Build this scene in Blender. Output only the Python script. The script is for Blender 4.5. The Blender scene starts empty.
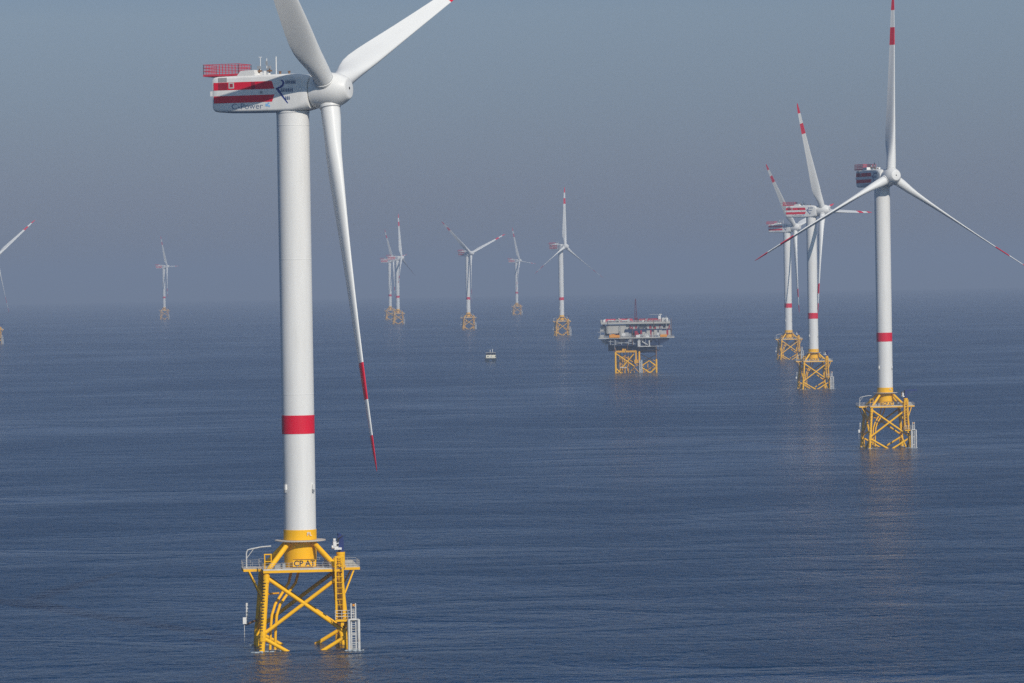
import bpy, math, random
from mathutils import Vector, Matrix
R_ = math.radians
random.seed(7)
scene = bpy.context.scene
col = scene.collection

# ------------------------------------------------------------------ camera
CAM_H = 62.4          # helicopter height above the water, metres
FOCAL = 4500.0        # focal length in pixels of a 1024 px wide frame
EARTH = 7.4e6         # earth radius with normal refraction
HORIZ = 277.5         # image row of the eye level
PITCH = -math.atan((341.5 - HORIZ) / FOCAL)
ROLL = R_(-0.95)
cam_data = bpy.data.cameras.new('camera')
cam = bpy.data.objects.new('camera', cam_data)
col.objects.link(cam)
cam_data.sensor_width = 36.0
cam_data.lens = 36.0 * FOCAL / 1024.0
cam_data.clip_start = 1.0
cam_data.clip_end = 200000.0
cam.matrix_world = Matrix.Translation((0, 0, CAM_H)) @ Matrix.Rotation(math.pi / 2 + PITCH, 4, 'X') @ Matrix.Rotation(ROLL, 4, 'Z')
scene.camera = cam

# ------------------------------------------------------------------ sky, sun, exposure
SUN_EL, SUN_PSI = 34.0, 28.0          # elevation; azimuth to the right of the camera's back
SUN_STRENGTH = 3.7
SKY_STRENGTH = 0.075
SKY_TINT = (0.55, 0.585, 0.75)
world = bpy.data.worlds.new('World')
scene.world = world
world.use_nodes = True
wn = world.node_tree
wn.nodes.clear()
sky = wn.nodes.new('ShaderNodeTexSky')
sky.sky_type = 'NISHITA'
sky.sun_disc = False
sky.sun_elevation = R_(SUN_EL)
sky.sun_rotation = R_(180.0 - SUN_PSI)
sky.altitude = 0.0
sky.air_density = 1.0
sky.dust_density = 0.0
sky.ozone_density = 3.0
bg = wn.nodes.new('ShaderNodeBackground')
bg.inputs['Strength'].default_value = SKY_STRENGTH
wo = wn.nodes.new('ShaderNodeOutputWorld')
# a humid day: the clear sky is greyed, and dulled in the thick band of air low over the horizon
wtc = wn.nodes.new('ShaderNodeTexCoord')
wsep = wn.nodes.new('ShaderNodeSeparateXYZ')
wn.links.new(wtc.outputs['Generated'], wsep.inputs[0])
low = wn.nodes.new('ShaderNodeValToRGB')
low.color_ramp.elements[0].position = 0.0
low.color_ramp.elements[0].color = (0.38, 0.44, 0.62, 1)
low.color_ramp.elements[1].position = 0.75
low.color_ramp.elements[1].color = (1.9, 1.75, 1.5, 1)  # overhead sky raised beyond the humid dulling, as added fill for shaded sides
for pos, c in ((0.018, (0.50, 0.535, 0.70)), (0.04, (0.66, 0.68, 0.76)), (0.06, (0.83, 0.81, 0.81)), (0.1, (0.36, 0.55, 0.75)), (0.2, (0.19, 0.45, 0.76)), (0.42, (0.85, 0.95, 1.06))):  # bands just above the frame are dimmed to colour the sea's reflection
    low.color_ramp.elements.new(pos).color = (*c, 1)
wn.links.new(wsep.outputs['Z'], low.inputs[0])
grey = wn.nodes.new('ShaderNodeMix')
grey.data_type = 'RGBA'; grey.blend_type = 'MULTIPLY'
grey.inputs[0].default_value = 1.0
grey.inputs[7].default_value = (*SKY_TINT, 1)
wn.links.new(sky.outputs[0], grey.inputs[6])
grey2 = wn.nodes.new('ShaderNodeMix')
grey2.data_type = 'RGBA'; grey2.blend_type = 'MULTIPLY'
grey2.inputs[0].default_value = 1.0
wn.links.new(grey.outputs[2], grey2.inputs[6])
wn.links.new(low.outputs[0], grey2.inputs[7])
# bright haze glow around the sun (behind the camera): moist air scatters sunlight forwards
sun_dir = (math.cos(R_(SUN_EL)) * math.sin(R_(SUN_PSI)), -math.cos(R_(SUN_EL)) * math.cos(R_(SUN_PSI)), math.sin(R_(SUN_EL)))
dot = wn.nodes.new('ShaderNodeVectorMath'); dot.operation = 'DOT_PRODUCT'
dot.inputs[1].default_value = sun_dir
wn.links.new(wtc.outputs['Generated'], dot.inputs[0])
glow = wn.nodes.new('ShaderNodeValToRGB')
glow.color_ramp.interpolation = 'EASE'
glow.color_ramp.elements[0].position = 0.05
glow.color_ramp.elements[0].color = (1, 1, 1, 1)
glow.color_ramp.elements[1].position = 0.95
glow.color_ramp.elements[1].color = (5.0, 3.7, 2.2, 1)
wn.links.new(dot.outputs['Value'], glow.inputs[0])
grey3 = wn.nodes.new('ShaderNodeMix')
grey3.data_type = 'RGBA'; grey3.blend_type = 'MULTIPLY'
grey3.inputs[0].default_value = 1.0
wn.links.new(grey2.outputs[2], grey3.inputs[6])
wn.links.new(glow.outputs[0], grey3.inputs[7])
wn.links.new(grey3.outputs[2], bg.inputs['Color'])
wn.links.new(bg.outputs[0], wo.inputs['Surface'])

sun_data = bpy.data.lights.new('sun', 'SUN')
sun_data.energy = SUN_STRENGTH
sun_data.angle = R_(0.5)
sun_data.color = (1.0, 0.94, 0.85)
sun = bpy.data.objects.new('sun', sun_data)
col.objects.link(sun)
to_sun = Vector((math.cos(R_(SUN_EL)) * math.sin(R_(SUN_PSI)), -math.cos(R_(SUN_EL)) * math.cos(R_(SUN_PSI)), math.sin(R_(SUN_EL))))
sun.rotation_euler = to_sun.to_track_quat('Z', 'Y').to_euler()
sun.location = (300, -600, 500)

scene.view_settings.view_transform = 'Standard'
scene.view_settings.look = 'None'
scene.view_settings.gamma = 1.0
scene.view_settings.use_curve_mapping = False
scene.view_settings.exposure = 0.0
scene.cycles.use_denoising = False
scene.cycles.volume_bounces = 0
scene.cycles.max_bounces = 6
scene.cycles.sample_clamp_indirect = 4.0

# ------------------------------------------------------------------ materials
def new_mat(name):
    m = bpy.data.materials.new(name)
    m.use_nodes = True
    return m, m.node_tree, m.node_tree.nodes['Principled BSDF']

def paint(name, c, rough=0.45, var=0.10, scale=0.7, streak=1.0, metallic=0.0, stain=None, stain_amt=0.0, bump=0.0):
    """a painted surface with weathering that belongs to the thing (object coordinates)"""
    m, t, b = new_mat(name)
    tc = t.nodes.new('ShaderNodeTexCoord')
    mp = t.nodes.new('ShaderNodeMapping')
    mp.inputs['Scale'].default_value = (1, 1, streak)
    t.links.new(tc.outputs['Object'], mp.inputs[0])
    n = t.nodes.new('ShaderNodeTexNoise')
    n.inputs['Scale'].default_value = scale
    n.inputs['Detail'].default_value = 6
    n.inputs['Roughness'].default_value = 0.65
    t.links.new(mp.outputs[0], n.inputs['Vector'])
    r = t.nodes.new('ShaderNodeValToRGB')
    r.color_ramp.elements[0].position = 0.3
    r.color_ramp.elements[1].position = 0.7
    r.color_ramp.elements[0].color = (*[v * (1 - var) for v in c], 1)
    r.color_ramp.elements[1].color = (*[min(1, v * (1 + var * 0.4)) for v in c], 1)
    t.links.new(n.outputs[0], r.inputs[0])
    out = r.outputs[0]
    if stain:
        n2 = t.nodes.new('ShaderNodeTexNoise')
        n2.inputs['Scale'].default_value = scale * 2.3
        n2.inputs['Detail'].default_value = 8
        t.links.new(mp.outputs[0], n2.inputs['Vector'])
        r2 = t.nodes.new('ShaderNodeValToRGB')
        r2.color_ramp.elements[0].position = 0.58
        r2.color_ramp.elements[1].position = 0.78
        r2.color_ramp.elements[0].color = (0, 0, 0, 1)
        r2.color_ramp.elements[1].color = (stain_amt,) * 3 + (1,)
        t.links.new(n2.outputs[0], r2.inputs[0])
        mx = t.nodes.new('ShaderNodeMix')
        mx.data_type = 'RGBA'
        t.links.new(r2.outputs[0], mx.inputs[0])
        t.links.new(out, mx.inputs[6])
        mx.inputs[7].default_value = (*stain, 1)
        out = mx.outputs[2]
    t.links.new(out, b.inputs['Base Color'])
    b.inputs['Roughness'].default_value = rough
    b.inputs['Metallic'].default_value = metallic
    b.inputs['Specular IOR Level'].default_value = 0.3
    return m

M = {}
M['white'] = paint('white_gelcoat', (0.73, 0.715, 0.68), 0.42, 0.08, 0.35, 0.10, stain=(0.45, 0.44, 0.40), stain_amt=0.25)
M['blade'] = paint('blade_gelcoat', (0.73, 0.72, 0.69), 0.38, 0.04, 0.3, 0.25, stain=(0.5, 0.49, 0.45), stain_amt=0.12)
M['red'] = paint('signal_red_paint', (0.66, 0.006, 0.03), 0.45, 0.10, 0.5, 0.3)
M['pink'] = paint('faded_red_railing_paint', (0.55, 0.04, 0.07), 0.5, 0.12, 1.0)
M['yellow'] = paint('traffic_yellow_paint', (0.88, 0.455, 0.0), 0.65, 0.08, 0.5, 0.4, stain=(0.45, 0.17, 0.02), stain_amt=0.35)
M['yellow_old'] = paint('weathered_yellow_paint', (0.76, 0.37, 0.004), 0.6, 0.18, 0.8, 0.4, stain=(0.30, 0.13, 0.04), stain_amt=0.6)
M['galv'] = paint('galvanised_steel', (0.46, 0.45, 0.43), 0.5, 0.15, 2.0, 1.0, 0.2)
M['pale_steel'] = paint('pale_grey_steel', (0.58, 0.57, 0.54), 0.5, 0.2, 0.9, 0.5, 0.0, stain=(0.3, 0.2, 0.1), stain_amt=0.5)
M['grating'] = paint('deck_grating', (0.55, 0.49, 0.42), 0.7, 0.25, 3.0)
M['dark'] = paint('dark_rubber', (0.025, 0.025, 0.028), 0.6, 0.2, 2.0)
M['grey'] = paint('mid_grey_paint', (0.30, 0.31, 0.32), 0.5, 0.15, 1.2)
M['rust'] = paint('rusty_brown_steel', (0.22, 0.12, 0.06), 0.7, 0.3, 2.5)
M['logo_blue'] = paint('logo_navy_blue', (0.022, 0.045, 0.22), 0.45, 0.05)
M['logo_grey'] = paint('lettering_slate_blue', (0.13, 0.17, 0.25), 0.45, 0.05)
M['logo_light'] = paint('emblem_light_blue', (0.22, 0.45, 0.72), 0.45, 0.05)
M['dark_red'] = paint('dark_red_louvre', (0.35, 0.012, 0.03), 0.55, 0.15)
M['maroon'] = paint('dark_maroon_steel', (0.13, 0.012, 0.03), 0.5, 0.15)
M['crane_blue'] = paint('crane_navy_paint', (0.025, 0.042, 0.15), 0.45, 0.15)
M['navy'] = paint('navy_hull_steel', (0.018, 0.035, 0.085), 0.5, 0.2, 0.25, 0.5, stain=(0.06, 0.07, 0.10), stain_amt=0.4)
M['beige'] = paint('cream_wall_cladding', (0.45, 0.43, 0.385), 0.55, 0.12, 0.3, 0.4)
M['cream'] = paint('cream_superstructure', (0.80, 0.75, 0.58), 0.45, 0.06)
M['orange'] = paint('orange_yellow_box', (0.75, 0.30, 0.02), 0.5, 0.1)
M['teal'] = paint('dark_navy_hull', (0.008, 0.022, 0.035), 0.4, 0.15)
M['glass'] = paint('dark_glass', (0.02, 0.022, 0.035), 0.12, 0.1)

# ------------------------------------------------------------------ mesh builder
class MB:
    def __init__(s):
        s.v, s.f, s.m, s.sm = [], [], [], []
    def add(s, verts, faces, mat=0, smooth=False):
        o = len(s.v)
        s.v += [tuple(p) for p in verts]
        for f in faces:
            s.f.append([i + o for i in f]); s.m.append(mat); s.sm.append(smooth)
    def box(s, c, d, mat=0, rot=None):
        x, y, z = d[0] / 2, d[1] / 2, d[2] / 2
        P = [Vector(p) for p in ((-x, -y, -z), (x, -y, -z), (x, y, -z), (-x, y, -z), (-x, -y, z), (x, -y, z), (x, y, z), (-x, y, z))]
        if rot: P = [rot @ p for p in P]
        s.add([p + Vector(c) for p in P], [(0, 3, 2, 1), (4, 5, 6, 7), (0, 1, 5, 4), (1, 2, 6, 5), (2, 3, 7, 6), (3, 0, 4, 7)], mat)
    def tube(s, a, b, r, r2=None, n=12, mat=0, caps=True):
        s.path([a, b], r, n, mat, caps, r2)
    def path(s, pts, r, n=10, mat=0, caps=True, r2=None):
        pts = [Vector(p) for p in pts]
        r2 = r if r2 is None else r2
        rings = []
        d0 = (pts[1] - pts[0]).normalized()
        ref = Vector((0, 0, 1)) if abs(d0.z) < 0.9 else Vector((0, 1, 0))
        for i, p in enumerate(pts):
            if i == 0: d = pts[1] - pts[0]
            elif i == len(pts) - 1: d = pts[-1] - pts[-2]
            else: d = (pts[i + 1] - p).normalized() + (p - pts[i - 1]).normalized()
            d.normalize()
            u = ref - d * ref.dot(d); u.normalize(); w = d.cross(u)
            ref = u
            rr = r + (r2 - r) * i / (len(pts) - 1)
            rings.append([p + (u * math.cos(2 * math.pi * k / n) + w * math.sin(2 * math.pi * k / n)) * rr for k in range(n)])
        s.loft(rings, mat, True, caps)
    def loft(s, rings, mat=0, smooth=True, caps=True, mats=None):
        n = len(rings[0]); o = len(s.v)
        for ring in rings: s.v += [tuple(p) for p in ring]
        for i in range(len(rings) - 1):
            mm = mats[i] if mats else mat
            for k in range(n):
                k2 = (k + 1) % n
                s.f.append([o + i * n + k, o + i * n + k2, o + (i + 1) * n + k2, o + (i + 1) * n + k]); s.m.append(mm); s.sm.append(smooth)
        if caps:
            s.f.append([o + k for k in range(n)][::-1]); s.m.append(mats[0] if mats else mat); s.sm.append(False)
            s.f.append([o + (len(rings) - 1) * n + k for k in range(n)]); s.m.append(mats[-1] if mats else mat); s.sm.append(False)
    def lathe(s, prof, mat=0, n=32, mtx=None, mats=None, caps=True):
        """prof: (z, r) along local z"""
        rings = []
        for z, r in prof:
            ring = [Vector((r * math.cos(2 * math.pi * k / n), r * math.sin(2 * math.pi * k / n), z)) for k in range(n)]
            if mtx: ring = [mtx @ p for p in ring]
            rings.append(ring)
        s.loft(rings, mat, True, caps, mats)
    def prism(s, outline, a, b, mat=0):
        """outline of 3D points pushed from offset a to offset b (vectors)"""
        n = len(outline); A = [Vector(p) + Vector(a) for p in outline]; B = [Vector(p) + Vector(b) for p in outline]
        s.add(A + B, [list(range(n))[::-1], list(range(n, 2 * n))] + [[k, (k + 1) % n, n + (k + 1) % n, n + k] for k in range(n)], mat)
    def build(s, name, mats, parent=None, sharp=35):
        me = bpy.data.meshes.new(name)
        me.from_pydata(s.v, [], s.f)
        mats = mats if isinstance(mats, (list, tuple)) else [mats]
        for m in mats: me.materials.append(m)
        me.polygons.foreach_set('material_index', s.m)
        me.polygons.foreach_set('use_smooth', s.sm)
        me.update()
        try: me.set_sharp_from_angle(angle=R_(sharp))
        except Exception: pass
        import bmesh
        bm = bmesh.new(); bm.from_mesh(me)
        bmesh.ops.recalc_face_normals(bm, faces=bm.faces)
        bm.to_mesh(me); bm.free()
        o = bpy.data.objects.new(name, me)
        col.objects.link(o)
        if parent: o.parent = parent
        return o

def empty(name, parent=None):
    o = bpy.data.objects.new(name, None)
    o.empty_display_size = 2
    col.objects.link(o)
    if parent: o.parent = parent
    return o

def lettering(name, text, size, mat, parent, mtx, extrude=0.01, bold=0.0, align='LEFT', squeeze=1.0):
    cu = bpy.data.curves.new(name, 'FONT')
    cu.body = text; cu.size = size; cu.extrude = extrude; cu.offset = bold
    cu.align_x = align; cu.align_y = 'BOTTOM_BASELINE'
    tmp = bpy.data.objects.new('tmp', cu); col.objects.link(tmp)
    me = bpy.data.meshes.new_from_object(tmp.evaluated_get(bpy.context.evaluated_depsgraph_get()))
    bpy.data.objects.remove(tmp)
    me.transform(mtx @ Matrix.Diagonal((squeeze, 1, 1, 1)))
    me.materials.clear(); me.materials.append(mat)
    for p in me.polygons: p.material_index = 0
    o = bpy.data.objects.new(name, me); col.objects.link(o); o.parent = parent
    return o

def tag(o, label=None, cat=None, group=None, kind=None):
    if label: o['label'] = label
    if cat: o['category'] = cat
    if group: o['group'] = group
    if kind: o['kind'] = kind
    return o

# ------------------------------------------------------------------ image to world helper (only used to survey where things stand)
_fw = Vector((0, math.cos(PITCH), math.sin(PITCH)))
_u0 = Vector((0, -math.sin(PITCH), math.cos(PITCH)))
_r = Vector((1, 0, 0)) * math.cos(ROLL) + _u0 * math.sin(ROLL)
_u = -Vector((1, 0, 0)) * math.sin(ROLL) + _u0 * math.cos(ROLL)
def on_sea(px, py):
    v = _fw + _r * ((px - 512) / FOCAL) - _u * ((py - 341.5) / FOCAL)
    a = (v.x ** 2 + v.y ** 2) / (2 * EARTH); b = v.z
    t = (-b - math.sqrt(b * b - 4 * a * CAM_H)) / (2 * a)
    return Vector((0, 0, CAM_H)) + v * t

# ------------------------------------------------------------------ sea: one curved sheet out beyond the horizon
def make_sea():
    mb = MB()
    radii = [0.0]
    r = 40.0
    while r < 46000:
        radii.append(r); r *= 1.045
    radii.append(46000.0)
    n = 360
    mb.v.append((0, 0, 0))
    for rr in radii[1:]:
        z = -rr * rr / (2 * EARTH)
        for k in range(n):
            a = 2 * math.pi * k / n
            mb.v.append((rr * math.sin(a), rr * math.cos(a), z))
    for k in range(n):
        mb.f.append([0, 1 + (k + 1) % n, 1 + k]); mb.m.append(0); mb.sm.append(True)
    for i in range(1, len(radii) - 1):
        o = 1 + (i - 1) * n
        for k in range(n):
            k2 = (k + 1) % n
            mb.f.append([o + k, o + k2, o + n + k2, o + n + k]); mb.m.append(0); mb.sm.append(True)
    m, t, b = new_mat('sea_water')
    b.inputs['Base Color'].default_value = (0.0, 0.023, 0.064, 1)
    b.inputs['IOR'].default_value = 1.33
    geo = t.nodes.new('ShaderNodeNewGeometry')
    def noise(scale, detail, rough, stretch=(1, 1, 1), dist=0.0, rot=0.0):
        mp = t.nodes.new('ShaderNodeMapping')
        mp.inputs['Scale'].default_value = stretch
        mp.inputs['Rotation'].default_value = (0, 0, rot)
        t.links.new(geo.outputs['Position'], mp.inputs[0])
        nn = t.nodes.new('ShaderNodeTexNoise')
        nn.inputs['Scale'].default_value = scale
        nn.inputs['Detail'].default_value = detail
        nn.inputs['Roughness'].default_value = rough
        nn.inputs['Distortion'].default_value = dist
        t.links.new(mp.outputs[0], nn.inputs['Vector'])
        return nn.outputs[0]
    def math_(op, a, bb):
        q = t.nodes.new('ShaderNodeMath'); q.operation = op
        for i, x in enumerate((a, bb)):
            if isinstance(x, (int, float)): q.inputs[i].default_value = x
            else: t.links.new(x, q.inputs[i])
        return q.outputs[0]
    # wind waves (crests mostly across the view), chop, and long swell
    ripple = noise(0.8, 3, 0.6, (1.0, 0.35, 1), 0.2, R_(5))
    chop = noise(0.20, 4, 0.65, (2.4, 1, 1), 0.6, R_(14))
    wave = noise(0.055, 5, 0.62, (1.6, 1, 1), 0.5, R_(-10))
    swell = noise(0.012, 3, 0.5, (0.8, 1, 1), 0.2, R_(6))
    # cat's paws: wind patches that make the chop stronger or weaker
    patch = math_('ADD', math_('MULTIPLY', noise(0.0035, 4, 0.6, (1.1, 1, 1), 0.8, R_(4)), 0.55), math_('MULTIPLY', noise(0.022, 4, 0.6, (0.55, 1, 1), 0.8, R_(-5)), 0.45))
    amp = t.nodes.new('ShaderNodeMapRange')
    amp.inputs[1].default_value = 0.40; amp.inputs[2].default_value = 0.60
    amp.inputs[3].default_value = 0.35; amp.inputs[4].default_value = 1.5
    t.links.new(patch, amp.inputs[0])
    h = math_('ADD', math_('MULTIPLY', chop, 2.9), math_('MULTIPLY', wave, 4.6))
    h = math_('ADD', h, math_('MULTIPLY', ripple, 0.45))
    h = math_('MULTIPLY', h, amp.outputs[0])
    h = math_('ADD', h, math_('MULTIPLY', swell, 3.0))
    bp = t.nodes.new('ShaderNodeBump')
    bp.inputs['Strength'].default_value = 1.0
    bp.inputs['Distance'].default_value = 1.0
    t.links.new(h, bp.inputs['Height'])
    t.links.new(bp.outputs[0], b.inputs['Normal'])
    rr = t.nodes.new('ShaderNodeMapRange')
    rr.inputs[1].default_value = 0.4; rr.inputs[2].default_value = 0.6
    rr.inputs[3].default_value = 0.15; rr.inputs[4].default_value = 0.25
    t.links.new(patch, rr.inputs[0])
    t.links.new(rr.outputs[0], b.inputs['Roughness'])
    return tag(mb.build('sea', m), kind='structure')
sea = make_sea()

# ------------------------------------------------------------------ wind turbine
DECK_Z, FLANGE_Z, YEL_TOP, AXIS_Z = 14.6, 19.15, 21.0, 95.1   # AXIS_Z: rotor axis above the tower centre
ROTOR, BETA = 65.2, R_(6.7)
NAC_BOT = -2.9

def leg_xy(sx, sy, z):
    w = 6.2 + (14.2 - z) / 14.2 * 1.2
    return Vector((sx * w, sy * w, z))

def railing(mb, pts, z, h=1.1, r=0.028, step=1.5, mat=0, closed=False):
    seq = list(pts) + ([pts[0]] if closed else [])
    for a, b in zip(seq, seq[1:]):
        a = Vector((a[0], a[1], z)); b = Vector((b[0], b[1], z))
        L = (b - a).length; n = max(1, round(L / step))
        for i in range(n + 1):
            p = a.lerp(b, i / n)
            mb.tube(p, p + Vector((0, 0, h)), r, n=5, mat=mat)
        for hh in (h, h * 0.66, h * 0.33):
            mb.tube(a + Vector((0, 0, hh)), b + Vector((0, 0, hh)), r, n=5, mat=mat)

def make_blade():
    """radial direction +z, rotor axis (upwind) +x, leading edge towards +y"""
    st = [  # r/R, chord, thickness ratio, airfoil weight, twist deg
        (0.026, 3.3, 1.0, 0.0, 13), (0.050, 3.3, 1.0, 0.0, 13), (0.075, 3.36, 0.97, 0.06, 13), (0.105, 3.62, 0.82, 0.35, 13),
        (0.135, 4.05, 0.63, 0.72, 13), (0.17, 4.45, 0.48, 0.95, 12.6), (0.205, 4.6, 0.40, 1, 11.8), (0.25, 4.5, 0.35, 1, 10.6),
        (0.30, 4.25, 0.31, 1, 9.4), (0.37, 3.85, 0.27, 1, 7.9), (0.45, 3.4, 0.245, 1, 6.4), (0.53, 3.02, 0.225, 1, 5.0),
        (0.62, 2.62, 0.205, 1, 3.6), (0.718, 2.22, 0.19, 1, 2.3), (0.766, 2.03, 0.185, 1, 1.7), (0.814, 1.84, 0.18, 1, 1.2),
        (0.86, 1.64, 0.18, 1, 0.8), (0.907, 1.42, 0.18, 1, 0.4), (0.945, 1.16, 0.18, 1, 0.1), (0.972, 0.88, 0.18, 1, 0),
        (0.99, 0.52, 0.18, 1, 0), (1.0, 0.14, 0.2, 1, 0)]
    N = 32
    rings, mats = [], []
    for f, c, th, wt, tw in st:
        tw = R_(tw)
        cy, cx = math.cos(tw), math.sin(tw)
        ring = []
        for k in range(N):
            a = 2 * math.pi * k / N
            x = (1 + math.cos(a)) / 2                     # 0 leading edge, 1 trailing edge
            sgn = 1 if math.sin(a) >= 0 else -1
            yt = 5 * th * (0.2969 * math.sqrt(x) - 0.126 * x - 0.3516 * x * x + 0.2843 * x ** 3 - 0.1036 * x ** 4)
            camber = 0.05 * 4 * x * (1 - x)
            ya = sgn * yt * (0.85 if sgn > 0 else 1.1) - camber
            yc = 0.5 * math.sin(a) * th
            y = (yc * (1 - wt) + ya * wt) * c
            xo = ((0.5 * (1 - wt) + 0.32 * wt) - x) * c
            r = f * ROTOR
            bend = 0.8 * f ** 2.5
            ring.append(Vector((cx * xo + cy * y + bend, cy * xo - cx * y, r)))
        rings.append(ring)
    for (f, *_), (f2, *_2) in zip(st, st[1:]):
        mid = (f + f2) / 2
        mats.append(1 if 0.718 < mid < 0.814 or mid > 0.907 else 0)
    mb = MB(); mb.loft(rings, smooth=True, mats=mats)
    return mb

def make_turbine():
    root = empty('wind_turbine')
    # ---- jacket
    for sx in (-1, 1):
        for sy in (-1, 1):
            mb = MB(); mb.tube(leg_xy(sx, sy, DECK_Z - 0.5), leg_xy(sx, sy, -7), 0.51, n=18)
            top = leg_xy(sx, sy, DECK_Z - 0.9); mb.tube(top, leg_xy(sx, sy, DECK_Z - 2.2), 0.57, n=18)
            mb.tube(leg_xy(sx, sy, 4.3), leg_xy(sx, sy, 2.6), 0.58, n=18)
            if (sx, sy) == (-1, -1):               # painted draught marks
                for i in range(26):
                    p = leg_xy(sx, sy, 0.4 + i * 0.5)
                    mb.box(p + Vector((-0.28, -0.34, 0)), (0.42 if i % 2 else 0.6, 0.26, 0.17), 1, Matrix.Rotation(R_(-28), 3, 'Z'))
            lg = mb.build('leg', [M['yellow'], M['dark']], root)
            if sy == 1:
                pm = MB()
                for dx, dy in ((0.9 * -sx, -0.3), (0.3 * -sx, 1.0)):
                    p = leg_xy(sx, sy, 0)
                    pm.tube((p.x + dx, p.y + dy, 2.4 if dy < 0 else 1.8), (p.x + dx, p.y + dy, -6), 0.27, n=10)
                    pm.tube((p.x + dx, p.y + dy, 1.2), leg_xy(sx, sy, 1.2), 0.12, n=8)
                pm.build('pile_sleeve', M['yellow_old'], lg)
    corners = [(-1, -1), (1, -1), (1, 1), (-1, 1)]
    for i in range(4):
        a, b = corners[i], corners[(i + 1) % 4]
        for z1, z0 in ((DECK_Z - 1.3, 3.7), (3.2, -5.6)):
            mb = MB()
            mb.tube(leg_xy(*a, z1), leg_xy(*b, z0), 0.335, n=14)
            mb.tube(leg_xy(*b, z1), leg_xy(*a, z0), 0.32, n=14)
            mb.build('cross_brace', M['yellow'], root)
    # ---- J tubes (cable pipes)
    for dx in (0, 0.85):
        mb = MB()
        mb.path([(-1.6 + dx * 1.5, -1.0, DECK_Z - 0.4), (-2.2 + dx * 1.4, -1.6, 12.0), (-3.4 + dx * 1.2, -2.8, 10.4), (-4.7 + dx, -4.0, 8.6), (-5.35 + dx, -4.6, 6.8), (-5.6 + dx, -4.8, 4.5), (-5.75 + dx, -4.9, 1.5), (-5.85 + dx, -5.0, -5)], 0.24, n=12)
        mb.build('cable_tube', M['yellow'], root)
    mb = MB(); mb.tube(leg_xy(-1, -1, 10.4) + Vector((0.4, 2, 0)), (-4.0, -3.0, 10.4), 0.16, n=8)
    mb.build('tube_bracket', M['yellow_old'], root)
    # ---- transition piece
    tp = MB()
    tp.lathe([(DECK_Z - 0.6, 2.74), (DECK_Z + 0.4, 2.74), (17.2, 2.78), (18.0, 2.82), (FLANGE_Z - 0.12, 2.84)], n=48)
    tp.lathe([(FLANGE_Z + 0.12, 2.82), (YEL_TOP, 2.82)], n=48)
    tp = tp.build('transition_piece', M['yellow'], root)
    fl = MB(); fl.lathe([(FLANGE_Z - 0.09, 4.25), (FLANGE_Z - 0.09, 4.35), (FLANGE_Z + 0.09, 4.35), (FLANGE_Z + 0.09, 4.25)], n=48)
    fl.build('flange_platform', M['grating'], tp)
    for sx in (-1, 1):
        for sy in (-1, 1):
            mb = MB(); mb.tube((sx * 2.15, sy * 2.15, FLANGE_Z - 0.35), (sx * 6.0, sy * 6.0, DECK_Z - 0.2), 0.43, n=16)
            mb.build('stay_brace', M['yellow'], tp)
    # sign
    sg = MB(); sg.box((0.45, -3.02, DECK_Z + 0.85), (3.95, 0.06, 1.25), 0)
    sg.box((0.45, -3.06, DECK_Z + 1.42), (3.95, 0.05, 0.09), 1)
    sg = sg.build('sign', [M['yellow'], M['dark']], tp)
    face = Matrix.Translation((0.45, -3.06, DECK_Z + 0.33)) @ Matrix.Rotation(R_(90), 4, 'X')
    lettering('lettering', 'CP AT', 1.32, M['dark'], sg, face, 0.02, 0.03, 'CENTER', 1.0)
    # ---- deck
    dk = MB()
    dk.box((0, 0, DECK_Z - 0.05), (13.6, 13.8, 0.10), 0)
    dk.box((-8.35, 1.2, DECK_Z - 0.05), (3.1, 6.0, 0.10), 0)
    dk.box((8.35, 0.4, DECK_Z - 0.05), (3.1, 7.0, 0.10), 0)
    for (x, y, lx, ly) in ((0, -6.8, 13.6, 0.25), (0, 6.8, 13.6, 0.25), (-6.7, 0, 0.25, 13.3), (6.7, 0, 0.25, 13.3),
                           (-8.35, -1.7, 3.0, 0.2), (-8.35, 4.1, 3.0, 0.2), (-9.8, 1.2, 0.2, 5.6), (8.35, -3.0, 3.0, 0.2), (8.35, 3.8, 3.0, 0.2), (9.8, 0.4, 0.2, 6.6),
                           (-2.9, 0, 0.2, 13.3), (2.9, 0, 0.2, 13.3)):
        dk.box((x, y, DECK_Z - 0.31), (lx, ly, 0.42), 1)
    dk = dk.build('deck', [M['grating'], M['yellow']], root)
    rl = MB()
    railing(rl, [(-6.75, -6.85), (4.7, -6.85)], DECK_Z)
    railing(rl, [(-6.75, -6.85), (-6.75, -1.8), (-9.85, -1.8), (-9.85, 4.2), (-6.75, 4.2), (-6.75, 6.85), (6.75, 6.85), (6.75, 3.9), (9.85, 3.9), (9.85, -3.1), (6.9, -3.1), (6.9, -6.85)], DECK_Z)
    rl.build('railing', M['galv'], dk)
    kp = MB(); kp.box((-1.0, -6.88, DECK_Z + 0.08), (11.5, 0.03, 0.16)); kp.build('kick_plate', M['pale_steel'], dk)
    for s_, yy in ((-1, 0.5), (1, -0.5)):
        for k in (-1, 1):
            mb = MB(); mb.tube((s_ * 8.9, yy + k * 2.2, DECK_Z - 0.5), leg_xy(s_, k * 0.86, 9.3), 0.15, n=10); mb.build('deck_strut', M['yellow'], dk)
    bx = MB()
    bx.box((7.9, -1.6, DECK_Z + 0.55), (1.7, 1.4, 1.1), 0); bx.prism([(8.8, -2.3, DECK_Z), (9.6, -2.3, DECK_Z), (8.8, -2.3, DECK_Z + 1.0)], (0, 0, 0), (0, 1.4, 0), 0)
    bx.build('storage_box', M['beige'], dk)
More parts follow.
